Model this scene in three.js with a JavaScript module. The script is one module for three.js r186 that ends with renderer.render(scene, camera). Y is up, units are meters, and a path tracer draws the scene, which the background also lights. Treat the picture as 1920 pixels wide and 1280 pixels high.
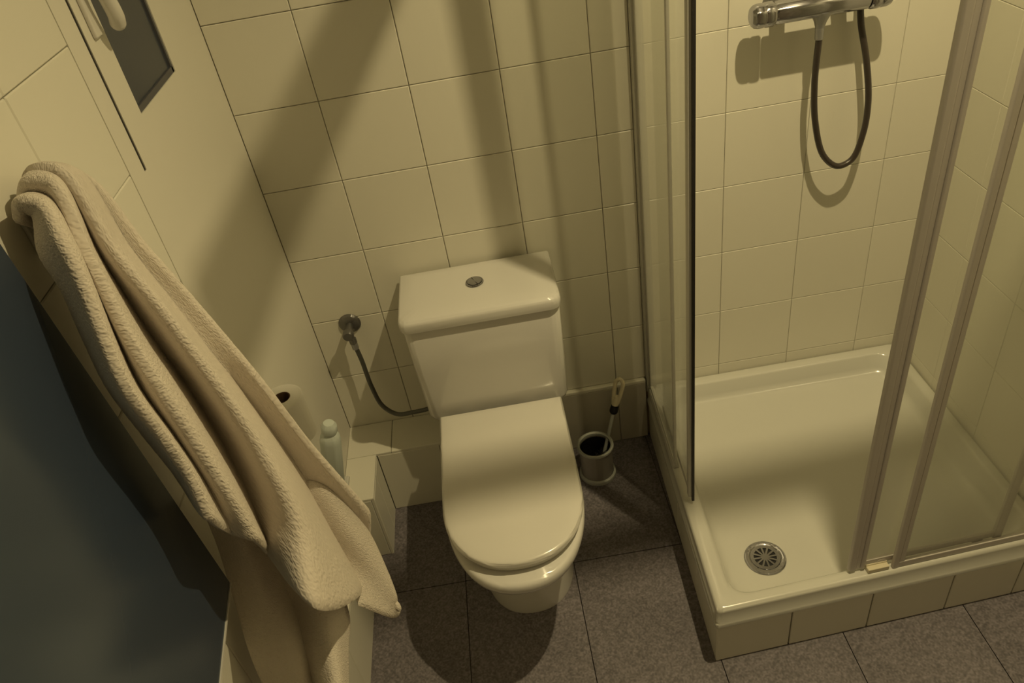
import * as THREE from 'three';
import { RoundedBoxGeometry } from 'three/addons/geometries/RoundedBoxGeometry.js';
import { mergeGeometries, toCreasedNormals } from 'three/addons/utils/BufferGeometryUtils.js';

// ---------------------------------------------------------------- camera, light, exposure
const scene = new THREE.Scene();
scene.background = new THREE.Color(0x000000);
const camera = new THREE.PerspectiveCamera(2 * Math.atan(640 / 1443.9) * 180 / Math.PI, 1.5, 0.05, 20);
camera.rotation.order = 'YXZ';
camera.rotation.set(-37.2082 * Math.PI / 180, 0.5175 * Math.PI / 180, -10.2055 * Math.PI / 180);
camera.position.set(0.52496, 1.71962, 1.68523);
const EXPOSURE = 1.0;
const LAMP = { at: [1.135, 2.37, 0.782], color: [1.0, 0.81, 0.43], intensity: 6.4 };

const renderer = new THREE.WebGLRenderer({ antialias: true });
renderer.toneMapping = THREE.LinearToneMapping;
renderer.toneMappingExposure = EXPOSURE;
renderer.shadowMap.enabled = true;

// ---------------------------------------------------------------- helpers
let seed = 20240611;
const rnd = () => { seed = (seed * 1664525 + 1013904223) >>> 0; return seed / 4294967296; };
const taken = new Map();
function numbered(n) { const k = taken.get(n) || 0; taken.set(n, k + 1); return k ? n + '_' + String(k).padStart(3, '0') : n; }
function put(o, parent) {
  (parent || scene).add(o);
  if (!parent || parent === scene) o.name = numbered(o.name);
  return o;
}
function mesh(name, geo, mat, parent) {
  const m = new THREE.Mesh(geo, mat); m.name = name; m.castShadow = true; m.receiveShadow = true;
  return put(m, parent);
}
function thing(name, label, category, at = [0, 0, 0], group) {
  const o = new THREE.Group(); o.name = name; o.position.set(...at); put(o);
  o.userData = { label, category }; if (group) o.userData.group = group;
  return o;
}
function struct(name, label, category) {
  const o = new THREE.Group(); o.name = name; put(o); o.userData = { kind: 'structure', label, category };
  return o;
}
function prep(g) { g = g.index ? g.toNonIndexed() : g; for (const k of Object.keys(g.attributes)) if (!['position', 'normal', 'uv'].includes(k)) g.deleteAttribute(k);
  if (!g.attributes.uv) g.setAttribute('uv', new THREE.BufferAttribute(new Float32Array(g.attributes.position.count * 2), 2)); return g; }
const merge = (...gs) => mergeGeometries(gs.map(prep));
function box(x0, x1, y0, y1, z0, z1, r = 0) {
  const w = x1 - x0, h = y1 - y0, d = z1 - z0;
  const g = r ? new RoundedBoxGeometry(w, h, d, 3, Math.min(r, w / 2.01, h / 2.01, d / 2.01)) : new THREE.BoxGeometry(w, h, d);
  return g.translate((x0 + x1) / 2, (y0 + y1) / 2, (z0 + z1) / 2);
}
const V = (a) => new THREE.Vector3(...a);
function tube(pts, r, seg = 60, rad = 12) { return new THREE.TubeGeometry(new THREE.CatmullRomCurve3(pts.map(V)), seg, r, rad, false); }
function rod(a, b, r, r2 = r, n = 24) {   // solid bar from a to b
  const A = V(a), B = V(b), d = B.clone().sub(A), L = d.length();
  const g = new THREE.CylinderGeometry(r2, r, L, n); g.translate(0, L / 2, 0);
  g.applyQuaternion(new THREE.Quaternion().setFromUnitVectors(new THREE.Vector3(0, 1, 0), d.normalize()));
  return g.translate(A.x, A.y, A.z);
}
function lathe(profile, n = 40, crease = 0.6) { return toCreasedNormals(new THREE.LatheGeometry(profile.map((p) => new THREE.Vector2(...p)), n), crease); }
function alongX(g) { return g.rotateZ(-Math.PI / 2); }   // lathe axis y -> x
function grid(nu, nv, f, closeU = false) {
  const p = [], uv = [], idx = [];
  for (let j = 0; j <= nv; j++) for (let i = 0; i <= nu; i++) { const q = f(i / nu, j / nv); p.push(q[0], q[1], q[2]); uv.push(i / nu, j / nv); }
  for (let j = 0; j < nv; j++) for (let i = 0; i < nu; i++) { const a = j * (nu + 1) + i, b = a + 1, c = a + nu + 1, d = c + 1; idx.push(a, b, d, a, d, c); }
  const g = new THREE.BufferGeometry();
  g.setAttribute('position', new THREE.Float32BufferAttribute(p, 3)); g.setAttribute('uv', new THREE.Float32BufferAttribute(uv, 2)); g.setIndex(idx);
  g.computeVertexNormals(); return g;
}
function loft(rings, capStart = true, capEnd = true, crease = 0.7) {   // rings: arrays of [x,y,z], equal counts, counter-clockwise seen from the end
  const n = rings[0].length, p = [], idx = [];
  for (const r of rings) for (const q of r) p.push(...q);
  for (let j = 0; j < rings.length - 1; j++) for (let i = 0; i < n; i++) { const a = j * n + i, b = j * n + (i + 1) % n, c = a + n, d = b + n; idx.push(a, d, b, a, c, d); }
  const cap = (r, off, flip) => { const c = [0, 1, 2].map((k) => r.reduce((s, q) => s + q[k], 0) / n); const ci = p.length / 3; p.push(...c);
    for (let i = 0; i < n; i++) { const a = off + i, b = off + (i + 1) % n; flip ? idx.push(ci, b, a) : idx.push(ci, a, b); } };
  if (capStart) cap(rings[0], 0, false);
  if (capEnd) cap(rings[rings.length - 1], (rings.length - 1) * n, true);
  const g = new THREE.BufferGeometry(); g.setAttribute('position', new THREE.Float32BufferAttribute(p, 3)); g.setIndex(idx); g.computeVertexNormals();
  return toCreasedNormals(g, crease);
}

// ---------------------------------------------------------------- textures and materials
function noiseData(n, f) { const d = new Uint8Array(n * n * 4); for (let i = 0; i < n * n; i++) { const c = f(i % n, (i / n) | 0); d[4 * i] = c[0]; d[4 * i + 1] = c[1]; d[4 * i + 2] = c[2]; d[4 * i + 3] = 255; } return d; }
function tex(n, f, srgb, rep) {
  const t = new THREE.DataTexture(noiseData(n, f), n, n, THREE.RGBAFormat); t.wrapS = t.wrapT = THREE.RepeatWrapping; t.magFilter = THREE.LinearFilter; t.minFilter = THREE.LinearFilter;
  if (srgb) t.colorSpace = THREE.SRGBColorSpace; t.repeat.set(rep, rep); t.needsUpdate = true; return t;
}
function smooth(n, cell) {   // periodic value noise
  const m = n / cell, g = new Float32Array(m * m).map(() => rnd());
  return (x, y) => { const fx = x / cell, fy = y / cell, i = Math.floor(fx) % m, j = Math.floor(fy) % m, u = fx % 1, v = fy % 1, s = u * u * (3 - 2 * u), t = v * v * (3 - 2 * v), i2 = (i + 1) % m, j2 = (j + 1) % m;
    return (g[j * m + i] * (1 - s) + g[j * m + i2] * s) * (1 - t) + (g[j2 * m + i] * (1 - s) + g[j2 * m + i2] * s) * t; };
}
const s2 = smooth(256, 2), s4 = smooth(256, 4), s16 = smooth(256, 16), s64 = smooth(256, 64);
const stoneTex = tex(256, (x, y) => { const v = 117 + 44 * (s2(x, y) - 0.5) + 14 * (s4(x, y) - 0.5) + 6 * (s16(x, y) - 0.5) + 14 * (s64(x, y) - 0.5); return [v, v * 0.952, v * 1.0]; }, true, 2.4);
const stoneBump = tex(256, (x, y) => { const v = 255 * (0.5 * s2(x, y) + 0.5 * s4(x, y)); return [v, v, v]; }, false, 2.4);
const terryBump = tex(256, (x, y) => { const v = 255 * Math.min(1, 0.6 * s2(x, y) + 0.45 * s4(x, y)); return [v, v, v]; }, false, 1);
const M = {
  tile: [0.79, 0.805, 0.78].map((v, i) => new THREE.MeshPhysicalMaterial({ color: new THREE.Color().setRGB(v, v * 0.972, v * 0.85), roughness: 0.3, specularIntensity: 0.8 })),
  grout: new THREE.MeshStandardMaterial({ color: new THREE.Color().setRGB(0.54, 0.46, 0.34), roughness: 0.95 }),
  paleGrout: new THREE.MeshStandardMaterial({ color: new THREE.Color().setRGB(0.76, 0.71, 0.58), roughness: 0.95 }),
  plaster: new THREE.MeshStandardMaterial({ color: new THREE.Color().setRGB(0.77, 0.745, 0.66), roughness: 0.5 }),
  ceiling: new THREE.MeshStandardMaterial({ color: new THREE.Color().setRGB(0.78, 0.75, 0.68), roughness: 0.95 }),
  stone: new THREE.MeshStandardMaterial({ map: stoneTex, bumpMap: stoneBump, bumpScale: 0.0008, roughness: 0.6 }),
  floorGrout: new THREE.MeshStandardMaterial({ color: new THREE.Color().setRGB(0.05, 0.042, 0.038), roughness: 0.95 }),
  farWall: new THREE.MeshStandardMaterial({ color: new THREE.Color().setRGB(0.42, 0.37, 0.31), roughness: 0.9 }),
  ceramic: new THREE.MeshPhysicalMaterial({ color: new THREE.Color().setRGB(0.74, 0.725, 0.69), roughness: 0.18, clearcoat: 0.5, clearcoatRoughness: 0.08 }),
  seatPlastic: new THREE.MeshPhysicalMaterial({ color: new THREE.Color().setRGB(0.73, 0.71, 0.66), roughness: 0.22, clearcoat: 0.4, clearcoatRoughness: 0.1 }),
  acrylic: new THREE.MeshPhysicalMaterial({ color: new THREE.Color().setRGB(0.66, 0.655, 0.60), roughness: 0.22, clearcoat: 0.4, clearcoatRoughness: 0.1 }),
  whiteMetal: new THREE.MeshStandardMaterial({ color: new THREE.Color().setRGB(0.62, 0.61, 0.56), roughness: 0.4 }),
  alu: new THREE.MeshStandardMaterial({ color: new THREE.Color().setRGB(0.64, 0.60, 0.57), roughness: 0.45, metalness: 0 }),
  aluDark: new THREE.MeshStandardMaterial({ color: new THREE.Color().setRGB(0.64, 0.60, 0.58), roughness: 0.5, metalness: 0 }),
  rubber: new THREE.MeshStandardMaterial({ color: new THREE.Color().setRGB(0.02, 0.018, 0.016), roughness: 0.6 }),
  black: new THREE.MeshStandardMaterial({ color: new THREE.Color().setRGB(0.012, 0.011, 0.012), roughness: 0.5 }),
  hoseDark: new THREE.MeshPhysicalMaterial({ color: new THREE.Color().setRGB(0.045, 0.035, 0.03), roughness: 0.3, clearcoat: 0.4 }),
  chrome: new THREE.MeshStandardMaterial({ color: new THREE.Color().setRGB(0.44, 0.44, 0.48), roughness: 0.15, metalness: 1 }),
  satin: new THREE.MeshStandardMaterial({ color: new THREE.Color().setRGB(0.42, 0.42, 0.43), roughness: 0.38, metalness: 0.75 }),
  cup: new THREE.MeshStandardMaterial({ color: new THREE.Color().setRGB(0.34, 0.32, 0.30), roughness: 0.4, metalness: 0.25 }),
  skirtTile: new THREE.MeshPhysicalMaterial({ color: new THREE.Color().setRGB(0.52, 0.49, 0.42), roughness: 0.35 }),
  dullMetal: new THREE.MeshStandardMaterial({ color: new THREE.Color().setRGB(0.2, 0.195, 0.19), roughness: 0.35, metalness: 0.7 }),
  braid: new THREE.MeshStandardMaterial({ color: new THREE.Color().setRGB(0.12, 0.12, 0.11), roughness: 0.45, metalness: 0.6 }),
  glass: new THREE.MeshPhysicalMaterial({ color: new THREE.Color().setRGB(0.965, 0.97, 0.95), roughness: 0.27, transmission: 1, thickness: 0, ior: 1.5 }),
  darkPane: new THREE.MeshPhysicalMaterial({ color: new THREE.Color().setRGB(0.055, 0.062, 0.08), roughness: 0.25 }),
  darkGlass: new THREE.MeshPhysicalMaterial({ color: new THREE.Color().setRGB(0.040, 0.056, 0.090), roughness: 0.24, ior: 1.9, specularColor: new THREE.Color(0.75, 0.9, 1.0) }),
  paper: new THREE.MeshStandardMaterial({ color: new THREE.Color().setRGB(0.8, 0.78, 0.72), roughness: 0.95 }),
  card: new THREE.MeshStandardMaterial({ color: new THREE.Color().setRGB(0.12, 0.07, 0.045), roughness: 0.95 }),
  bottle: new THREE.MeshPhysicalMaterial({ color: new THREE.Color().setRGB(0.62, 0.68, 0.64), roughness: 0.4 }),
  towel: new THREE.MeshPhysicalMaterial({ color: new THREE.Color().setRGB(0.72, 0.655, 0.575), roughness: 1, sheen: 0.25, sheenRoughness: 0.8, sheenColor: new THREE.Color(0.8, 0.75, 0.65), bumpMap: terryBump, bumpScale: 0.0016 }),
  cream: new THREE.MeshStandardMaterial({ color: new THREE.Color().setRGB(0.75, 0.68, 0.5), roughness: 0.4 }),
  brushGrey: new THREE.MeshStandardMaterial({ color: new THREE.Color().setRGB(0.5, 0.52, 0.5), roughness: 0.4 }),
  bulb: new THREE.MeshStandardMaterial({ color: 0xffffff, emissive: new THREE.Color().setRGB(1, 0.8, 0.45), emissiveIntensity: 6 }),
};

// ---------------------------------------------------------------- tiles
const tileCache = new Map();
function tileGeo(w, h, t = 0.008, b = 0.0016) {   // bevelled plate in the xy plane, back at z = 0, uv in metres
  const key = [w, h, t, b].map((v) => v.toFixed(4)).join();
  if (tileCache.has(key)) return tileCache.get(key);
  const P = [[0, 0, 0], [w, 0, 0], [w, h, 0], [0, h, 0], [0, 0, t - b], [w, 0, t - b], [w, h, t - b], [0, h, t - b], [b, b, t], [w - b, b, t], [w - b, h - b, t], [b, h - b, t]];
  const quads = [[8, 9, 10, 11]];
  for (let i = 0; i < 4; i++) { const j = (i + 1) % 4; quads.push([i, j, 4 + j, 4 + i], [4 + i, 4 + j, 8 + j, 8 + i]); }
  const p = [], uv = [];
  for (const q of quads) for (const k of [0, 1, 2, 0, 2, 3]) { const v = P[q[k]]; p.push(...v); uv.push(v[0], v[1]); }
  const g = new THREE.BufferGeometry(); g.setAttribute('position', new THREE.Float32BufferAttribute(p, 3)); g.setAttribute('uv', new THREE.Float32BufferAttribute(uv, 2)); g.computeVertexNormals();
  tileCache.set(key, g); return g;
}
// lays plates between the joints us x vs; place(u, v) gives the plate's lower-left corner; turn its orientation
function tiles(parent, us, vs, place, rot, { gap = 0.0014, t = 0.008, b = 0.0016, mat = null, skip = null } = {}) {
  for (let j = 0; j < vs.length - 1; j++) for (let i = 0; i < us.length - 1; i++) {
    if (skip && skip(us[i], us[i + 1], vs[j], vs[j + 1])) continue;
    const w = us[i + 1] - us[i] - gap, h = vs[j + 1] - vs[j] - gap;
    if (w < 0.008 || h < 0.008) continue;
    const m = mesh('tile', tileGeo(w, h, t, b), mat || M.tile[Math.floor(rnd() * 3)], parent);
    m.position.set(...place(us[i] + gap / 2, vs[j] + gap / 2)); m.rotation.set(...rot);
  }
}
const steps = (from, step, lo, hi) => { const r = [lo]; for (let v = from - Math.ceil((from - lo) / step) * step; v < hi; v += step) if (v > lo + 0.012 && v < hi - 0.012) r.push(v); r.push(hi); return r; };
// ---------------------------------------------------------------- room shell
const XR = 1.613, ZF = 2.35, YC = 2.5, T = 0.12, SK = 0.229, ROW = 0.1893;
const rows = steps(1.1755, ROW, SK, YC);
const floor = struct('floor', 'grey-brown speckled stone floor tiles around the toilet', 'floor');
mesh('screed', box(-T, XR + T, -0.1, -0.008, -T, ZF + T), M.floorGrout, floor);
tiles(floor, steps(0.2796, 0.2912, 0, XR), steps(0.4224, 0.525, 0, ZF), (u, v) => [u, -0.008, v], [Math.PI / 2, 0, 0], { gap: 0.004, mat: M.stone, t: -0.008, b: -0.001 });
const ceiling = struct('ceiling', 'plain pale ceiling carrying the lamp', 'ceiling');
mesh('ceiling_slab', box(-T, XR + T, YC, YC + 0.1, -T, ZF + T), M.ceiling, ceiling);
const wallBack = struct('wall_back', 'cream tiled wall behind the toilet and the shower mixer', 'wall');
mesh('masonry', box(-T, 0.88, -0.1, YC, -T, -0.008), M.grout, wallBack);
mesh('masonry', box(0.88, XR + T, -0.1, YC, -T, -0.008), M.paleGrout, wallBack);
tiles(wallBack, [0, 0.1875, 0.3875, 0.5875, 0.7875, 0.874], rows, (u, v) => [u, v, -0.008], [0, 0, 0]);
tiles(wallBack, [0.874, 0.89, 1.09, 1.29, 1.49, XR], steps(1.1755, ROW, 0.17, YC), (u, v) => [u, v, -0.008], [0, 0, 0], { gap: 0.001, b: 0.0012 });
const wallLeft = struct('wall_left', 'cream left wall with the window and the hanging towel', 'wall');
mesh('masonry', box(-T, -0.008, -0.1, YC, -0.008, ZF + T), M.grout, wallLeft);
tiles(wallLeft, steps(0.57, 0.2, 0.57, ZF), steps(1.49, ROW, 0.21, YC), (u, v) => [-0.008, v, u + 0.198], [0, Math.PI / 2, 0]);
mesh('plain_lining', merge(box(-0.008, 0, 0, 1.183, 0, 0.569), box(-0.008, 0, 2.17, YC, 0, 0.569)), M.plaster, wallLeft);
const wallRight = struct('wall_right', 'cream tiled wall on the far side of the shower', 'wall');
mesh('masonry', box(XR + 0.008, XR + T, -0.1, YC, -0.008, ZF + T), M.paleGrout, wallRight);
tiles(wallRight, steps(0.2, 0.2, 0, ZF), steps(1.1755, ROW, 0, YC), (u, v) => [XR + 0.008, v, u], [0, -Math.PI / 2, 0], { gap: 0.001, b: 0.0012 });
const wallFront = struct('wall_front', 'plain brown wall behind the viewer', 'wall');
mesh('masonry', box(-0.008, XR + 0.008, -0.1, YC, ZF, ZF + T), M.farWall, wallFront);

// skirting of the back wall, right of the toilet, and the tiled pipe ledge in the corner
const skirt = struct('baseboard_back', 'low tiled skirting with a rounded top edge between toilet and shower', 'skirting');
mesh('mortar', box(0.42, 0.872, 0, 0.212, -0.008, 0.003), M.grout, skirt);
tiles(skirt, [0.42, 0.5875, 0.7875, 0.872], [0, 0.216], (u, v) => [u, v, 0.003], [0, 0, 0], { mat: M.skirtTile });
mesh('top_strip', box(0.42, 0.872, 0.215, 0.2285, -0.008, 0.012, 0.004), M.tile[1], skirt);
const ledge = struct('trim_1', 'tiled pipe ledge running round the back left corner', 'ledge');
const HL = 0.233, XL = 0.084, ZL = 0.13, ZE = 0.292;
mesh('mortar', merge(box(0, XL - 0.008, 0, HL - 0.008, 0, ZE - 0.008), box(XL - 0.008, 0.42, 0, HL - 0.008, 0, ZL - 0.008)), M.floorGrout, ledge);
const flat = [-Math.PI / 2, 0, 0];
tiles(ledge, [0, 0.126, 0.42], [0, ZL], (u, v) => [u, HL - 0.008, ZL - v], flat);
tiles(ledge, [0, XL], [ZL, ZE], (u, v) => [u, HL - 0.008, ZE + ZL - v], flat);
tiles(ledge, [XL, 0.26, 0.42], [0, HL - 0.008], (u, v) => [u, v, ZL - 0.008], [0, 0, 0]);
tiles(ledge, [ZL, 0.205, ZE], [0, HL - 0.008], (u, v) => [XL - 0.008, v, u < 0.2 ? 0.204 : ZE - 0.001], [0, Math.PI / 2, 0]);
tiles(ledge, [0, XL - 0.0085], [0, HL - 0.008], (u, v) => [u, v, ZE - 0.008], [0, 0, 0]);
const skirtL = struct('baseboard_left', 'pale tiled skirting along the left wall under the towel', 'skirting');
mesh('mortar', box(0, 0.027, 0, 0.205, ZE, ZF), M.grout, skirtL);
const sz = steps(0.492, 0.2, ZE, ZF);
for (let i = 0; i < sz.length - 1; i++) {
  const L = sz[i + 1] - sz[i] - 0.002;
  const a = mesh('tile', tileGeo(L, 0.205), M.tile[i % 3], skirtL); a.position.set(0.027, 0, sz[i + 1] - 0.001); a.rotation.y = Math.PI / 2;
  const c = mesh('cap_tile', tileGeo(0.034, L), M.tile[i % 3], skirtL); c.position.set(0.001, 0.205, sz[i + 1] - 0.001); c.rotation.x = -Math.PI / 2;
}

// ---------------------------------------------------------------- window in the left wall
const win = struct('window_1', 'white casement window with a dark pane and a lever handle', 'window');
{
  const z0 = 0.145, z1 = 0.510, y0 = 1.283, y1 = 2.12, p0 = 0.226, p1 = 0.441, q0 = 1.347, q1 = 2.05, g = 0.009, B = -0.0085;
  // casing level with the wall lining, dark gasket in the gap, sash, sunk pane
  mesh('window_frame', merge(box(B, 0, 1.183, 2.17, z1 + g, 0.5688), box(B, 0, 1.183, 2.17, 0, z0 - 0.002), box(B, 0, 1.183, y0, z0 - 0.002, z1 + g), box(B, 0, y1, 2.17, z0 - 0.002, z1 + g)), M.plaster, win);
  mesh('gasket', merge(box(B, -0.0015, y0, y1, z1, z1 + g), box(B, 0.0002, y0 + 0.18, y1, z0 - 0.002, z0)), M.rubber, win);
  mesh('sash', merge(box(B, 0, y0, y1, p1, z1), box(B, 0, y0, y1, z0 - (0.002), p0), box(B, 0, y0, q0, p0, p1), box(B, 0, q1, y1, p0, p1)), M.plaster, win);
  mesh('pane', box(B, -0.0055, q0, q1, p0, p1), M.darkPane, win);
  mesh('glazing_bead', merge(box(-0.0055, -0.002, q0, q0 + 0.010, p0, p1), box(-0.0055, -0.002, q0, q1, p0, p0 + 0.007), box(-0.0055, -0.002, q0, q1, p1 - 0.004, p1)), new THREE.MeshStandardMaterial({ color: new THREE.Color().setRGB(0.10, 0.10, 0.11), roughness: 0.5 }), win);
  const h = mesh('window_handle', merge(box(0, 0.007, 1.475, 1.60, 0.464, 0.488, 0.003), rod([0.005, 1.57, 0.476], [0.032, 1.57, 0.476], 0.010), tube([[0.030, 1.575, 0.476], [0.034, 1.555, 0.475], [0.035, 1.525, 0.470], [0.034, 1.497, 0.462], [0.030, 1.486, 0.456]], 0.0115, 30, 14), new THREE.SphereGeometry(0.0115, 16, 12).translate(0.030, 1.486, 0.456), new THREE.SphereGeometry(0.0115, 16, 12).translate(0.030, 1.575, 0.476)), M.seatPlastic, win);
  h.userData.label = 'white lever handle';
}

// ---------------------------------------------------------------- dark glass panel on the left wall
{
  const o = thing('wall_panel', 'large dark blue-grey glossy panel with a pale lower edge left of the towel', 'panel', [0.0385, 0.80, 0.94]);
  const ux = new THREE.Vector3(0.0176, 0, 0.16).normalize(), uy = new THREE.Vector3(-0.022, 0.59, 0).normalize(), uz = new THREE.Vector3().crossVectors(ux, uy).normalize();
  // local frame: x runs along the wall away from the viewer, y up, z into the room
  const m4 = new THREE.Matrix4().makeBasis(ux.clone().negate(), uy, uz.clone().negate());
  const W = 0.95, H = 1.05;
  const f = (g) => g.applyMatrix4(m4);
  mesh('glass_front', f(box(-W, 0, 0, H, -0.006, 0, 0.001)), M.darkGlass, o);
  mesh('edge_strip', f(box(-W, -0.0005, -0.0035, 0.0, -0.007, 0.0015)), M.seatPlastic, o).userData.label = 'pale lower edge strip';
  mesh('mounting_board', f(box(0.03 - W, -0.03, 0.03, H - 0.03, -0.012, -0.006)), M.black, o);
  for (const [a, b] of [[0.12, 0.15], [0.12, 0.85], [0.8, 0.15], [0.8, 0.85]]) {
    const c = new THREE.Vector3(-a, b, -0.01).applyMatrix4(m4);
    mesh('wall_mount', box(-0.0385, c.x, c.y - 0.03, c.y + 0.03, c.z - 0.03, c.z + 0.03), M.black, o);
  }
}

// ---------------------------------------------------------------- toilet
function dOutline(w, zb, zc, zf, y, n = 48, cx = 0, e = 2.25) {   // straight back, curved front
  const r = [], k = n * 0.62 | 0, ns = (n - k) / 2 | 0;
  for (let i = 0; i < ns; i++) r.push([cx + w, y, zb + (zc - zb) * i / ns]);
  for (let i = 0; i <= k; i++) { const a = Math.PI * i / k, c = Math.cos(a), s = Math.sin(a); r.push([cx + w * Math.sign(c) * Math.abs(c) ** (2 / e), y, zc + (zf - zc) * Math.abs(s) ** (2 / e)]); }
  for (let i = 1; i <= ns; i++) r.push([cx - w, y, zc + (zb - zc) * i / ns]);
  return r;
}
{
  const o = thing('toilet', 'white close-coupled toilet with its lid down against the back wall', 'toilet', [0.453, 0, 0]);
  const bowl = [];
  for (const [y, w, f, b] of [[0, 0.117, 0.551, 0.1305], [0.012, 0.118, 0.552, 0.1305], [0.05, 0.113, 0.546, 0.1305], [0.13, 0.108, 0.542, 0.1305], [0.2, 0.110, 0.560, 0.1305], [0.235, 0.113, 0.575, 0.10], [0.27, 0.118, 0.60, 0.045], [0.305, 0.127, 0.645, 0.02], [0.328, 0.140, 0.695, 0.015], [0.343, 0.152, 0.727, 0.015], [0.356, 0.1585, 0.739, 0.015], [0.368, 0.160, 0.742, 0.015], [0.379, 0.159, 0.741, 0.016], [0.384, 0.156, 0.737, 0.018], [0.3862, 0.150, 0.730, 0.02]])
    bowl.push(dOutline(w, b, b + (f - b) * 0.64, f, y));
  mesh('bowl', loft(bowl, true, true, 0.9), M.ceramic, o);
  const slab = (w, zb, zc, zf, y0, y1, r, crown = 0) => {
    const g = [];
    for (const [dy, ins] of [[0, r], [0.0015, r * 0.5], [r * 0.6, r * 0.1], [r, 0]]) g.push([y0 + dy, ins]);
    for (const [dy, ins] of [[r, 0], [r * 0.6, r * 0.1], [0.0018, r * 0.5], [0, r * 1.1]]) g.push([y1 - dy, ins]);
    const rings = g.map(([y, ins]) => dOutline(w - ins, zb + ins * 0.5, zc, zf - ins, y));
    if (crown) rings.push(dOutline(w * 0.8, zb + 0.02, zc, zf - 0.04, y1 + crown * 0.7), dOutline(w * 0.4, zb + 0.08, zc - 0.02, zf - 0.1, y1 + crown));
    return loft(rings, true, true, 0.9);
  };
  mesh('seat', slab(0.149, 0.235, 0.52, 0.704, 0.3865, 0.4020, 0.006), M.seatPlastic, o);
  mesh('seat_lid', slab(0.1565, 0.231, 0.525, 0.712, 0.4025, 0.421, 0.008, 0.0015), M.seatPlastic, o);
  for (const x of [-0.08, 0.08]) mesh('hinge', rod([x - 0.02, 0.398, 0.2315], [x + 0.02, 0.398, 0.2315], 0.007), M.seatPlastic, o);
  const tankRing = (x0, x1, zb, zf, y, ch) => {   // chamfered front corners, rounded by extra points
    const a = [[x1, zb], [x1, zf - ch]], pts = [];
    const arc = (cx, cz, r, a0, a1) => { for (let i = 0; i <= 8; i++) { const t = a0 + (a1 - a0) * i / 8; pts.push([cx + r * Math.cos(t), y, cz + r * Math.sin(t)]); } };
    pts.push([x1, y, zb]); arc(x1 - ch, zf - ch, ch, 0, Math.PI / 2); arc(x0 + ch, zf - ch, ch, Math.PI / 2, Math.PI); pts.push([x0, y, zb]);
    return pts;
  };
  const X0 = -0.196, X1 = 0.188;
  mesh('tank', loft([[0.3865, 0.012], [0.392, 0.004], [0.405, 0], [0.55, -0.004], [0.678, -0.006], [0.681, -0.004]].map(([y, i]) => tankRing(X0 + 0.012 + i, X1 - 0.010 - i, 0.012, 0.215 - i * 0.7, y, 0.026)), true, true, 0.8), M.ceramic, o);
  const lid = mesh('tank_lid', loft([[0.682, 0.006], [0.6845, 0.001], [0.690, 0], [0.704, 0], [0.711, 0.0025], [0.7145, 0.007], [0.716, 0.014], [0.7165, 0.05]].map(([y, i]) => tankRing(X0 + i, X1 - i, 0.010 + i * 0.5, 0.229 - i, y, 0.026)), true, true, 0.9), M.ceramic, o);
  const btn = mesh('flush_button', merge(lathe([[0, 0.716], [0.021, 0.716], [0.0225, 0.7185], [0.0215, 0.7205], [0.0195, 0.7208], [0.0185, 0.7190], [0, 0.7190]]).translate(-0.006, 0, 0.106)), M.chrome, o);
  for (const s of [0, 1]) mesh('button_half', new THREE.CylinderGeometry(0.0178, 0.0178, 0.003, 24, 1, false, s * Math.PI + 0.45, Math.PI - 0.12).translate(-0.006, 0.7205, 0.106), M.chrome, btn);
}
// water valve on the wall and its hose
{
  const o = thing('stop_valve', 'small chrome angle valve on the back wall left of the tank', 'valve', [0.098, 0.592, 0]);
  mesh('rosette', lathe([[0, 0], [0.029, 0], [0.029, 0.002], [0.025, 0.007], [0.012, 0.011], [0, 0.011]]).rotateX(Math.PI / 2), M.dullMetal, o);
  mesh('valve_body', merge(rod([0, 0, 0.009], [0, 0, 0.045], 0.0095), rod([0, 0.002, 0.036], [0.003, -0.026, 0.040], 0.008), rod([0.003, -0.022, 0.040], [0.004, -0.036, 0.042], 0.010, 0.010, 6)), M.dullMetal, o);
  mesh('knob', lathe([[0, 0.044], [0.012, 0.044], [0.0145, 0.047], [0.0145, 0.060], [0.012, 0.064], [0, 0.064]]).rotateX(Math.PI / 2), M.dullMetal, o);
  const h = thing('supply_hose', 'thin grey braided hose curving from the wall valve to the tank', 'hose', [0.102, 0.556, 0.042]);
  const P = [[0.102, 0.556, 0.042], [0.108, 0.499, 0.045], [0.112, 0.408, 0.05], [0.127, 0.342, 0.06], [0.162, 0.317, 0.075], [0.209, 0.327, 0.09], [0.25, 0.338, 0.10], [0.285, 0.352, 0.105], [0.300, 0.386, 0.105]].map(([x, y, z]) => [x - 0.102, y - 0.556, z - 0.042]);
  mesh('braided_tube', tube(P, 0.0062, 90, 12), M.braid, h);
  mesh('hose_nut', rod(P[0], [0.001, -0.018, 0], 0.0092, 0.0092, 6), M.satin, h);
}
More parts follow.
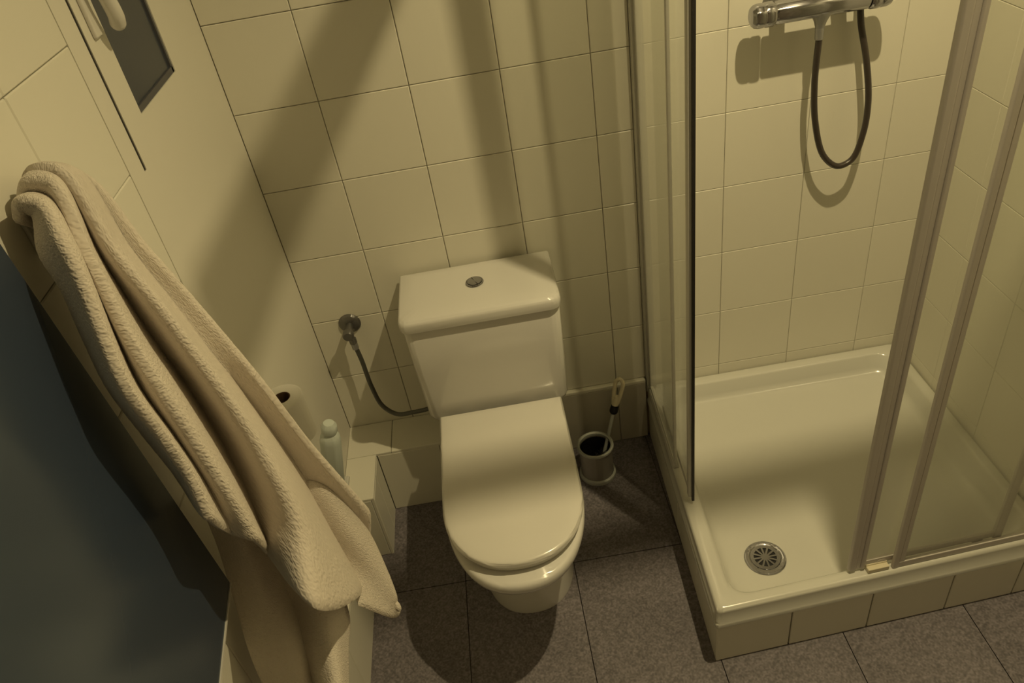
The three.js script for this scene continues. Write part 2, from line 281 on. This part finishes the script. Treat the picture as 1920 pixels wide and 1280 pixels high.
// toilet brush and its cup
{
  const o = thing('brush_holder', 'round grey toilet brush cup with bright rims standing beside the toilet', 'brush holder', [0.693, 0, 0.125]);
  mesh('cup', lathe([[0, 0.006], [0.046, 0.006], [0.0465, 0.012], [0.0475, 0.112], [0.0455, 0.112], [0.0445, 0.014], [0, 0.014]], 48), M.cup, o);
  mesh('rim', lathe([[0.0445, 0.110], [0.0505, 0.110], [0.053, 0.114], [0.0525, 0.119], [0.049, 0.121], [0.0445, 0.118], [0.0445, 0.110]], 48), M.brushGrey, o);
  mesh('base_ring', lathe([[0, 0], [0.053, 0], [0.0545, 0.004], [0.053, 0.012], [0.0475, 0.015], [0.0460, 0.008], [0, 0.006]], 48), M.brushGrey, o);
  mesh('liner', lathe([[0, 0.015], [0.0440, 0.015], [0.0448, 0.105], [0.0440, 0.105], [0.0430, 0.017], [0, 0.017]], 48), M.black, o);
  const b = thing('toilet_brush', 'toilet brush with a cream looped handle leaning out of the grey cup', 'toilet brush', [0.700, 0.016, 0.135]);
  const S = [0.0, 0.005, 0.0], A = [0.016, 0.084, -0.018], C = [0.063, 0.170, -0.064], D = [0.068, 0.186, -0.068];
  mesh('shaft', rod(S, C, 0.0052), M.brushGrey, b);
  mesh('collar', merge(rod(C, D, 0.0125, 0.0105), new THREE.SphereGeometry(0.0125, 16, 12).translate(...C)), M.black, b);
  // looped grip: a flat ring on the shaft's line
  const dir = V([0.092, 0.268, -0.085]).sub(V(D)).normalize(), side = new THREE.Vector3(0.82, -0.1, 0.55).addScaledVector(dir, -new THREE.Vector3(0.82, -0.1, 0.55).dot(dir)).normalize();
  const at = (u, v) => V(D).addScaledVector(dir, u).addScaledVector(side, v);
  const loop = [[0, 0.004], [0.02, 0.008], [0.05, 0.0105], [0.075, 0.010], [0.084, 0], [0.075, -0.010], [0.05, -0.0105], [0.02, -0.008], [0, -0.004]].map(([u, v]) => at(u, v));
  mesh('grip', merge(new THREE.TubeGeometry(new THREE.CatmullRomCurve3(loop), 60, 0.0058, 10), rod(at(-0.004, 0).toArray(), at(0.03, 0).toArray(), 0.0095, 0.0085)), M.cream, b);
  const br = []; for (let i = 0; i < 160; i++) { const t = rnd(), a = rnd() * 6.283, c = V([0, 0, 0]).lerp(V([0.012, 0.06, -0.012]), t), L = 0.019 + 0.005 * rnd(); br.push(rod(c.toArray(), [c.x + Math.cos(a) * L, c.y + 0.004 + 0.004 * rnd(), c.z + Math.sin(a) * L], 0.0009, 0.0006, 5)); }
  const head = mesh('bristles', merge(...br), M.black, b); head.userData.kind = 'stuff';
}
// ---------------------------------------------------------------- shower tray
const QA = [0.874, 0.001], QB = [0.845, 0.76], QC = [1.612, 0.716], QD = [1.612, 0.001];
function insetQuad(left, front, right, back, r, y, n = 8) {   // rounded quad ring at height y
  const Q = [QA, QB, QC, QD], ins = [left, front, right, back], lines = [];
  for (let i = 0; i < 4; i++) {
    const a = Q[i], b = Q[(i + 1) % 4], d = [b[0] - a[0], b[1] - a[1]], L = Math.hypot(...d), nx = d[1] / L, nz = -d[0] / L;   // inward normal
    lines.push({ p: [a[0] + nx * ins[i], a[1] + nz * ins[i]], d: [d[0] / L, d[1] / L] });
  }
  const cross = (l, m) => { const k = l.d[0] * m.d[1] - l.d[1] * m.d[0], t = ((m.p[0] - l.p[0]) * m.d[1] - (m.p[1] - l.p[1]) * m.d[0]) / k; return [l.p[0] + l.d[0] * t, l.p[1] + l.d[1] * t]; };
  const pts = [];
  for (let i = 0; i < 4; i++) {
    const l = lines[(i + 3) % 4], m = lines[i], c = cross(l, m);
    const s = [c[0] - l.d[0] * r, c[1] - l.d[1] * r], e = [c[0] + m.d[0] * r, c[1] + m.d[1] * r];
    for (let k = 0; k <= n; k++) { const t = k / n, u = 1 - t; pts.push([u * u * s[0] + 2 * u * t * c[0] + t * t * e[0], y, u * u * s[1] + 2 * u * t * c[1] + t * t * e[1]]); }
  }
  return pts;
}
{
  const o = thing('shower_tray', 'white acrylic shower tray with a raised rim and a corner drain', 'shower tray', [0, 0, 0]);
  const R = (i, r, y) => insetQuad(i, i, Math.max(0, i), Math.max(0, i), r, y);
  const B = (k, r, y) => insetQuad(0.040 + k, 0.030 + k, 0.030 + k, 0.034 + k, r, y);
  const rings = [R(0.004, 0.010, 0.136), R(0.0, 0.012, 0.138), R(0.0, 0.012, 0.150), R(0.003, 0.012, 0.153), R(0.003, 0.012, 0.190), R(0.004, 0.013, 0.196), R(0.0075, 0.016, 0.1995), R(0.013, 0.018, 0.2008), B(-0.006, 0.045, 0.2008), B(0, 0.05, 0.199), B(0.005, 0.055, 0.194), B(0.014, 0.06, 0.163), B(0.022, 0.065, 0.151), B(0.034, 0.07, 0.1455), B(0.055, 0.08, 0.1435), B(0.16, 0.08, 0.142)];
  const tray = loft(rings.map((r) => r.slice().reverse()), true, true, 1.0);
  mesh('tray_shell', tray, M.acrylic, o);
  const d = new THREE.Group(); d.name = 'drain'; d.position.set(1.010, 0.1432, 0.607); o.add(d);
  mesh('drain_ring', lathe([[0.030, 0.0], [0.046, 0.0], [0.0475, 0.002], [0.045, 0.005], [0.038, 0.0055], [0.032, 0.003], [0.030, 0.0]], 48), M.chrome, d);
  mesh('drain_well', new THREE.CylinderGeometry(0.0335, 0.0335, 0.0016, 36).translate(0, 0.0012, 0), M.black, d);
  const sp = [new THREE.CylinderGeometry(0.009, 0.009, 0.0035, 20).translate(0, 0.0035, 0), lathe([[0.026, 0.002], [0.034, 0.002], [0.034, 0.005], [0.026, 0.005], [0.026, 0.002]], 40)];
  for (let i = 0; i < 12; i++) sp.push(box(0.006, 0.029, 0.002, 0.0052, -0.0021, 0.0021).rotateY(i * Math.PI / 6));
  mesh('drain_grate', merge(...sp), M.chrome, d);
}
const plinth = struct('trim_2', 'low row of tiles under the shower tray', 'plinth');
{
  const core = insetQuad(0.012, 0.012, 0, 0, 0.004, 0).reverse();
  mesh('mortar', loft([core, core.map((p) => [p[0], 0.1355, p[2]])], true, true, 0.5), M.floorGrout, plinth);
  const side = (a, b, cuts) => {
    const d = [b[0] - a[0], b[1] - a[1]], L = Math.hypot(...d), ang = Math.atan2(-d[1], d[0]), nx = -d[1] / L, nz = d[0] / L;
    for (let i = 0; i < cuts.length - 1; i++) {
      const w = cuts[i + 1] - cuts[i] - 0.003, t = mesh('tile', tileGeo(w, 0.1325, 0.008, 0.0015), M.tile[i % 3], plinth), s = cuts[i] + 0.0015;
      t.position.set(a[0] + d[0] / L * s - nx * 0.012, 0.001, a[1] + d[1] / L * s - nz * 0.012); t.rotation.y = ang;
    }
  };
  side(QB, QC, [0.004, 0.178, 0.366, 0.555, 0.720, 0.765]);
  side(QA, QB, [0.004, 0.19, 0.38, 0.57, 0.756]);
}

// ---------------------------------------------------------------- shower enclosure: two fixed screens, two sliding doors
// local frame of a screen: x along the rim from the wall, y up from the rim, z outwards
function along(a, b, inset) {
  const d = new THREE.Vector3(b[0] - a[0], 0, b[1] - a[1]).normalize(), n = new THREE.Vector3(d.z, 0, -d.x);   // n: left of d seen from above
  return { d, n, L: Math.hypot(b[0] - a[0], b[1] - a[1]) };
}
function frameGroup(name, label, category, origin, dir, out) {
  const o = thing(name, label, category, origin);
  const m = new THREE.Matrix4().makeBasis(dir, new THREE.Vector3(0, 1, 0), out);
  o.quaternion.setFromRotationMatrix(m);
  return o;
}
const YT = 0.2012, TOP = 2.05 - YT;
// left side: x runs from the back wall towards the viewer, z (right-handed) points away from the shower (-x world)
{
  const d = new THREE.Vector3(QB[0] - QA[0], 0, QB[1] - QA[1]).normalize(), z = new THREE.Vector3().crossVectors(d, new THREE.Vector3(0, 1, 0)).normalize();   // = dir x up
  const L = 0.722, at = [0.889, YT, 0.001];
  const o = frameGroup('shower_screen', 'fixed glass side screen between the toilet and the shower', 'shower screen', at, d, z);
  mesh('wall_profile', merge(box(0, 0.022, 0, TOP, -0.012, 0.014, 0.002), box(0.022, 0.038, 0, TOP, -0.006, 0.008, 0.002)), M.whiteMetal, o);
  mesh('glass', box(0.034, 0.325, 0.018, TOP - 0.03, 0.003, 0.007), M.glass, o);
  mesh('stile', box(0.326, 0.338, 0.014, TOP - 0.03, 0.0015, 0.0085, 0.002), M.whiteMetal, o);
  mesh('bottom_rail', merge(box(0.038, 0.338, 0, 0.014, -0.004, 0.012, 0.002), box(0.038, 0.338, 0.0, 0.024, 0.0025, 0.009, 0.002)), M.whiteMetal, o);
  mesh('top_rail', merge(box(0.022, L, TOP - 0.042, TOP, -0.012, 0.010, 0.003)), M.whiteMetal, o);
  const s = frameGroup('sliding_shower_door', 'sliding glass door on the toilet side, its edge with a black seal', 'shower door', at, d, z);
  mesh('glass', box(0.14, 0.430, 0.035, TOP - 0.05, -0.0095, -0.0055), M.glass, s);
  mesh('front_stile', merge(box(0.424, 0.440, 0.02, TOP - 0.046, -0.013, -0.0025, 0.003), box(0.438, 0.456, 0.02, TOP - 0.046, -0.0125, 0.001, 0.004)), M.whiteMetal, s);
  mesh('door_rail', merge(box(0.14, 0.433, 0.02, 0.04, -0.012, -0.0035, 0.002), box(0.14, 0.433, TOP - 0.07, TOP - 0.046, -0.012, -0.0035, 0.002)), M.whiteMetal, s);
  mesh('roller', merge(rod([0.2, 0.012, -0.0078], [0.2, 0.012, -0.0035], 0.012), rod([0.44, 0.008, -0.009], [0.44, 0.02, -0.009], 0.004), rod([0.2, 0.012, -0.0078], [0.2, 0.03, -0.0078], 0.003)), M.aluDark, s);
  mesh('black_seal', box(0.4555, 0.461, 0.012, TOP - 0.046, -0.0125, -0.0065), M.rubber, s).userData.label = 'black rubber seal';
}
// front: x runs from the right wall towards the corner (-x world), z towards the viewer
{
  const d = new THREE.Vector3(QC[0] - QB[0], 0, QC[1] - QB[1]).normalize(), z = new THREE.Vector3().crossVectors(d, new THREE.Vector3(0, 1, 0)).normalize();
  // x = distance from corner B along the front rim
  const at = [QB[0] - z.x * 0.02, YT, QB[1] - z.z * 0.02];
  const L = 0.764;
  const o = frameGroup('shower_screen', 'fixed glass front screen meeting the right wall', 'shower screen', at, d, z);
  mesh('wall_profile', box(L - 0.025, L, 0, TOP, -0.012, 0.012, 0.002), M.alu, o);
  mesh('glass', box(0.41, L - 0.02, 0.015, TOP - 0.03, 0.003, 0.007), M.glass, o);
  mesh('stile', merge(box(0.400, 0.413, 0.0, TOP - 0.03, 0.0, 0.010, 0.003), box(0.413, 0.425, 0.0, TOP - 0.03, 0.001, 0.0085, 0.002)), M.alu, o);
  mesh('bottom_rail', box(0.405, L - 0.02, 0, 0.018, 0.001, 0.009, 0.002), M.alu, o);
  mesh('top_rail', box(0.010, L - 0.001, TOP - 0.042, TOP, -0.012, 0.007, 0.003), M.whiteMetal, o);
  mesh('guide_block', merge(box(0.345, 0.393, 0.0, 0.012, -0.013, 0.009, 0.002), box(0.345, 0.393, 0.010, 0.016, -0.013, -0.002, 0.002)), M.cream, o).userData.label = 'cream plastic floor guide';
  const s = frameGroup('sliding_shower_door', 'half-open sliding glass door at the front of the shower', 'shower door', at, d, z);
  mesh('glass', box(0.335, 0.65, 0.03, TOP - 0.05, -0.0095, -0.0055), M.glass, s);
  mesh('front_stile', merge(box(0.306, 0.322, 0.006, TOP - 0.046, -0.014, -0.001, 0.004), box(0.322, 0.333, 0.006, TOP - 0.046, -0.0125, -0.004, 0.002), box(0.333, 0.343, 0.006, TOP - 0.046, -0.014, -0.0015, 0.003)), M.aluDark, s);
  mesh('stile', box(0.636, 0.656, 0.006, TOP - 0.046, -0.013, -0.003, 0.003), M.aluDark, s);
  mesh('door_rail', merge(box(0.335, 0.645, 0.012, 0.03, -0.0115, -0.004, 0.002), box(0.335, 0.645, TOP - 0.07, TOP - 0.046, -0.0115, -0.004, 0.002)), M.alu, s);
  mesh('roller', merge(...[0.38, 0.6].map((x) => rod([x, 0.012, -0.0078], [x, 0.012, -0.0035], 0.012))), M.aluDark, s);
}

// ---------------------------------------------------------------- shower mixer, hose and hand shower
{
  const Y = 1.213, Z = 0.07, o = thing('shower_mixer', 'chrome bar mixer with round end knobs on the shower wall', 'mixer tap', [1.11, Y, Z]);
  mesh('bar', alongX(lathe([[0, 0.052], [0.0205, 0.052], [0.0228, 0.056], [0.0228, 0.244], [0.0205, 0.248], [0, 0.248]], 40)), M.chrome, o);
  const knob = [[0, 0], [0.010, 0.001], [0.018, 0.004], [0.0225, 0.009], [0.0245, 0.016], [0.0245, 0.026], [0.0236, 0.028], [0.0236, 0.030], [0.0250, 0.033], [0.0250, 0.047], [0.0225, 0.051], [0, 0.051]];
  mesh('knob', alongX(lathe(knob, 40)), M.chrome, o);
  mesh('knob', alongX(lathe(knob.map(([r, y]) => [r, 0.300 - y]).reverse(), 40)), M.chrome, o);
  for (const x of [0.085, 0.215]) mesh('wall_flange', merge(lathe([[0, 0], [0.033, 0], [0.033, 0.003], [0.026, 0.012], [0.017, 0.022], [0.016, 0.05], [0, 0.05]], 36).rotateX(Math.PI / 2).translate(x, 0, -Z)), M.chrome, o);
  mesh('outlet', lathe([[0, -0.058], [0.0088, -0.058], [0.0092, -0.045], [0.013, -0.032], [0.019, -0.02], [0.021, -0.012], [0, -0.012]], 30).translate(0.152, 0, 0), M.satin, o);
  const h = thing('shower_hose', 'dark shower hose hanging in a loop below the chrome mixer', 'hose', [1.262, 1.166, 0.07]);
  const P = [[1.262, 1.166, 0.07], [1.263, 1.147, 0.07], [1.263, 1.102, 0.068], [1.265, 1.043, 0.065], [1.277, 0.953, 0.062], [1.306, 0.866, 0.06], [1.343, 0.833, 0.06], [1.377, 0.843, 0.058], [1.397, 0.903, 0.055], [1.401, 0.977, 0.05], [1.387, 1.073, 0.042], [1.371, 1.152, 0.028], [1.366, 1.22, 0.020], [1.362, 1.30, 0.022], [1.352, 1.50, 0.035], [1.345, 1.70, 0.05], [1.34, 1.80, 0.06]];
  mesh('hose_tube', tube(P.map(([x, y, z]) => [x - 1.262, y - 1.166, z - 0.07]), 0.0072, 180, 14), M.hoseDark, h);
  mesh('hose_nut', rod([0, 0.001, 0], [0.0004, -0.022, 0], 0.0095, 0.0085), M.satin, h);
  const k = thing('hand_shower', 'chrome hand shower hanging in its bracket above the mixer', 'shower head', [1.34, 1.80, 0.06]);
  mesh('handle', merge(rod([0, 0, 0], [-0.004, 0.12, 0.02], 0.010, 0.013), rod([-0.004, 0.12, 0.02], [-0.004, 0.19, 0.05], 0.013, 0.016)), M.chrome, k);
  mesh('spray_face', lathe([[0, 0], [0.035, 0], [0.038, 0.006], [0.03, 0.018], [0.012, 0.026], [0, 0.026]]).rotateX(0.9).translate(-0.004, 0.185, 0.06), M.chrome, k);
  mesh('bracket', merge(box(-0.02, 0.02, 0.08, 0.12, -0.06, -0.045, 0.004), rod([0, 0.1, -0.05], [-0.002, 0.1, 0.01], 0.012)), M.chrome, k);
}

// ---------------------------------------------------------------- towel, hook and small things on the left wall
const FRONT_LINES = [
  [[0.03, 1.393, 0.883], [0.03, 1.362, 0.91], [0.035, 1.318, 0.916], [0.04, 1.268, 0.934], [0.045, 1.207, 0.952], [0.05, 1.13, 0.95], [0.055, 1.038, 0.941], [0.06, 0.973, 0.944]],
  [[0.055, 1.411, 0.904], [0.075, 1.379, 0.936], [0.085, 1.334, 0.962], [0.09, 1.277, 0.988], [0.095, 1.225, 1.005], [0.1, 1.155, 1.002], [0.105, 1.089, 1.004], [0.11, 1.022, 1.02]],
  [[0.045, 1.403, 0.868], [0.05, 1.352, 0.873], [0.055, 1.302, 0.893], [0.06, 1.245, 0.915], [0.07, 1.187, 0.942], [0.085, 1.118, 0.955], [0.1, 1.049, 0.971], [0.11, 0.965, 0.996]],
  [[0.06, 1.421, 0.874], [0.08, 1.357, 0.916], [0.09, 1.306, 0.938], [0.1, 1.248, 0.958], [0.11, 1.193, 0.968], [0.12, 1.111, 0.975], [0.13, 1.026, 0.984], [0.135, 0.928, 0.989]],
  [[0.055, 1.42, 0.849], [0.055, 1.318, 0.853], [0.06, 1.256, 0.855], [0.065, 1.192, 0.854], [0.07, 1.123, 0.848], [0.085, 1.021, 0.861], [0.1, 0.934, 0.892], [0.115, 0.836, 0.94]],
  [[0.065, 1.427, 0.857], [0.09, 1.333, 0.885], [0.11, 1.269, 0.895], [0.125, 1.197, 0.9], [0.14, 1.124, 0.906], [0.158, 1.014, 0.918], [0.178, 0.898, 0.957], [0.192, 0.839, 1.042]],
  [[0.062, 1.42, 0.839], [0.086, 1.324, 0.862], [0.104, 1.253, 0.868], [0.119, 1.174, 0.869], [0.134, 1.091, 0.867], [0.153, 0.964, 0.867], [0.174, 0.816, 0.891], [0.195, 0.671, 0.913]],
  [[0.053, 1.405, 0.808], [0.067, 1.302, 0.811], [0.081, 1.219, 0.806], [0.095, 1.134, 0.802], [0.106, 1.035, 0.784], [0.12, 0.872, 0.761], [0.132, 0.681, 0.741], [0.145, 0.474, 0.725]],
  [[0.055, 1.383, 0.794], [0.08, 1.294, 0.796], [0.1, 1.207, 0.787], [0.12, 1.123, 0.782], [0.14, 1.039, 0.779], [0.165, 0.873, 0.76], [0.185, 0.747, 0.737], [0.2, 0.64, 0.716]],
  [[0.02, 1.383, 0.779], [0.042, 1.294, 0.781], [0.059, 1.207, 0.772], [0.076, 1.123, 0.767], [0.094, 1.039, 0.764], [0.116, 0.873, 0.745], [0.133, 0.747, 0.722], [0.145, 0.64, 0.701]]];
const FLAP_LINES = [
  [[0.12, 0.799, 0.753], [0.13, 0.706, 0.764], [0.15, 0.6, 0.787], [0.165, 0.561, 0.847]],
  [[0.15, 0.779, 0.747], [0.17, 0.679, 0.763], [0.19, 0.564, 0.786], [0.205, 0.476, 0.825]],
  [[0.165, 0.705, 0.729], [0.185, 0.596, 0.724], [0.205, 0.538, 0.77], [0.22, 0.485, 0.819]],
  [[0.115, 0.705, 0.719], [0.135, 0.596, 0.714], [0.155, 0.538, 0.76], [0.17, 0.485, 0.809]]];
const BACK_LINES = [
  [[0.02, 1.001, 0.863], [0.02, 0.848, 0.884], [0.02, 0.734, 0.929], [0.025, 0.654, 0.974], [0.03, 0.527, 1.005]],
  [[0.05, 0.977, 0.867], [0.06, 0.839, 0.895], [0.07, 0.729, 0.935], [0.08, 0.639, 0.975], [0.085, 0.528, 1.015]],
  [[0.055, 0.908, 0.825], [0.07, 0.79, 0.859], [0.08, 0.66, 0.891], [0.095, 0.598, 0.953], [0.1, 0.506, 1.007]],
  [[0.09, 0.888, 0.827], [0.11, 0.77, 0.852], [0.135, 0.66, 0.902], [0.145, 0.611, 0.971], [0.15, 0.575, 1.05]],
  [[0.08, 0.832, 0.779], [0.1, 0.677, 0.788], [0.125, 0.503, 0.807], [0.14, 0.527, 0.921], [0.15, 0.535, 1.029]]];
function drape(lines, nu, nv, thick, fuzz) {   // Catmull-Rom through the lines (down) and across them, with thickness
  const cs = lines.map((l) => new THREE.CatmullRomCurve3(l.map(V)));
  const P = [];
  for (let j = 0; j <= nv; j++) {
    const row = new THREE.CatmullRomCurve3(cs.map((c) => c.getPoint(j / nv)), false, 'catmullrom', 0.5);
    for (let i = 0; i <= nu; i++) P.push(row.getPoint(i / nu));
  }
  const W = nu + 1, N = P.map((p, k) => { const i = k % W, j = (k / W) | 0; const a = P[j * W + Math.min(nu, i + 1)].clone().sub(P[j * W + Math.max(0, i - 1)]), b = P[Math.min(nv, j + 1) * W + i].clone().sub(P[Math.max(0, j - 1) * W + i]); return b.cross(a).normalize(); });
  const pos = [], uv = [], idx = [], half = thick / 2;
  const edge = (i, j) => { const e = Math.min(i, nu - i, j, nv - j); return e >= 3 ? 1 : Math.sqrt(1 - (1 - e / 3) ** 2); };
  for (const s of [1, -1]) P.forEach((p, k) => { const i = k % W, j = (k / W) | 0, q = p.clone().addScaledVector(N[k], s * (half * (0.08 + 0.92 * edge(i, j)) + (s > 0 ? (rnd() - 0.5) * fuzz * 0.3 : 0))); pos.push(q.x, q.y, q.z); uv.push(i / nu * lines.length * 0.35, j / nv * 3); });
  const M0 = P.length, quad = (a, b, c, d) => idx.push(a, b, c, a, c, d);
  for (let j = 0; j < nv; j++) for (let i = 0; i < nu; i++) { const a = j * W + i, b = a + 1, c = a + W + 1, d = a + W; quad(a, d, c, b); quad(M0 + a, M0 + b, M0 + c, M0 + d); }
  for (let j = 0; j < nv; j++) { const a = j * W, d = a + W; quad(a, M0 + a, M0 + d, d); const e = j * W + nu, f = e + W; quad(e, f, M0 + f, M0 + e); }
  for (let i = 0; i < nu; i++) { const a = i, b = i + 1; quad(a, b, M0 + b, M0 + a); const c = nv * W + i, d = c + 1; quad(c, M0 + c, M0 + d, d); }
  const g = new THREE.BufferGeometry(); g.setAttribute('position', new THREE.Float32BufferAttribute(pos, 3)); g.setAttribute('uv', new THREE.Float32BufferAttribute(uv, 2)); g.setIndex(idx); g.computeVertexNormals();
  return g;
}
{
  const o = thing('towel', 'thick cream bath towel hanging in heavy folds from the left wall', 'towel', [0.0, 1.42, 0.86]);
  const loc = (L) => L.map((l) => l.map(([x, y, z]) => [x, y - 1.42, z - 0.86]));
  // the top of each fold rolls back over the hook towards the wall
  const front = FRONT_LINES.map((l) => [[0.012, l[0][1] - 0.02, l[0][2] + (0.85 - l[0][2]) * 0.35], [l[0][0] * 0.6, l[0][1] + 0.006, l[0][2] + (0.85 - l[0][2]) * 0.1], ...l]);
  mesh('front_folds', drape(loc(front), 150, 170, 0.012, 0.0012), M.towel, o);
  mesh('corner_flap', drape(loc(FLAP_LINES), 40, 60, 0.012, 0.001), M.towel, o);
  mesh('back_layer', drape(loc(BACK_LINES), 70, 90, 0.012, 0.001), M.towel, o);
  const k = thing('towel_hook', 'white wall hook hidden under the top of the towel', 'hook', [0, 1.37, 0.85]);
  mesh('hook_plate', box(0, 0.006, -0.03, 0.03, -0.02, 0.02, 0.002), M.whiteMetal, k);
  mesh('hook_arm', tube([[0.004, 0, 0], [0.02, 0.0, 0], [0.032, 0.006, 0], [0.034, 0.02, 0]], 0.005, 20, 10), M.whiteMetal, k);
}
{
  const o = thing('toilet_roll', 'white toilet roll standing on a wall pin behind the towel', 'toilet roll', [0.055, 0.695, 0.518]);
  mesh('paper', lathe([[0.0175, 0], [0.0395, 0], [0.0405, 0.001], [0.0405, 0.099], [0.0395, 0.1], [0.0175, 0.1], [0.0175, 0]], 48), M.paper, o);
  mesh('core', lathe([[0.0162, 0.0005], [0.0175, 0.0005], [0.0175, 0.0995], [0.0162, 0.0995], [0.0162, 0.0005]], 32), M.card, o);
  const h = thing('roll_holder', 'small wall bracket with a pin carrying the toilet roll', 'roll holder', [0, 0.68, 0.518]);
  mesh('bracket', merge(box(0, 0.006, -0.02, 0.02, -0.02, 0.02, 0.002), rod([0.004, 0.006, 0], [0.055, 0.006, 0], 0.006), lathe([[0, 0.006], [0.03, 0.006], [0.03, 0.0145], [0, 0.0145]]).translate(0.055, 0, 0)), M.satin, h);
  mesh('pin', rod([0.055, 0.012, 0], [0.055, 0.07, 0], 0.006), M.black, h);
  const b = thing('bottle', 'pale bluish plastic bottle standing on a bracket beside the towel', 'bottle', [0.026, 0.372, 0.352]);
  b.rotation.z = -0.21; b.rotation.x = 0.03;
  mesh('bottle_body', lathe([[0, 0], [0.022, 0], [0.024, 0.003], [0.0245, 0.10], [0.0245, 0.15], [0.022, 0.165], [0.0155, 0.175], [0, 0.176]], 36), M.bottle, b);
  mesh('bottle_cap', lathe([[0, 0.176], [0.0165, 0.176], [0.0185, 0.180], [0.018, 0.197], [0.012, 0.206], [0, 0.208]], 30), M.bottle, b);
  const s = thing('bottle_bracket', 'small white wall bracket under the pale bottle', 'shelf', [0, 0.366, 0.352]);
  mesh('bracket_plate', merge(box(0, 0.058, -0.008, 0, -0.026, 0.026, 0.003), box(0, 0.005, -0.04, 0.0, -0.02, 0.02, 0.002)), M.whiteMetal, s);
}

// ---------------------------------------------------------------- ceiling lamp (above the frame)
{
  const [x, y, z] = LAMP.at, o = thing('ceiling_lamp', 'small round downlight on the ceiling over the shower front', 'lamp', [x, y, z]);
  mesh('housing', lathe([[0, 0.13], [0.05, 0.13], [0.05, 0.116], [0.034, 0.06], [0.030, 0.002], [0.0285, 0.002], [0.028, 0.02], [0, 0.02]]), M.whiteMetal, o);
  mesh('bulb', lathe([[0, 0.003], [0.012, 0.004], [0.019, 0.008], [0.022, 0.014], [0.02, 0.02], [0, 0.02]].reverse()), M.bulb, o);
  const light = new THREE.SpotLight(new THREE.Color().setRGB(...LAMP.color), LAMP.intensity, 0, 80 * Math.PI / 180, 1, 2);
  light.position.set(x, y, z); light.target.position.set(x, 0, z); light.castShadow = true; light.shadow.radius = 0.65; light.shadow.mapSize.set(2048, 2048); light.name = 'downlight_beam';
  scene.add(light, light.target);
}
renderer.render(scene, camera);
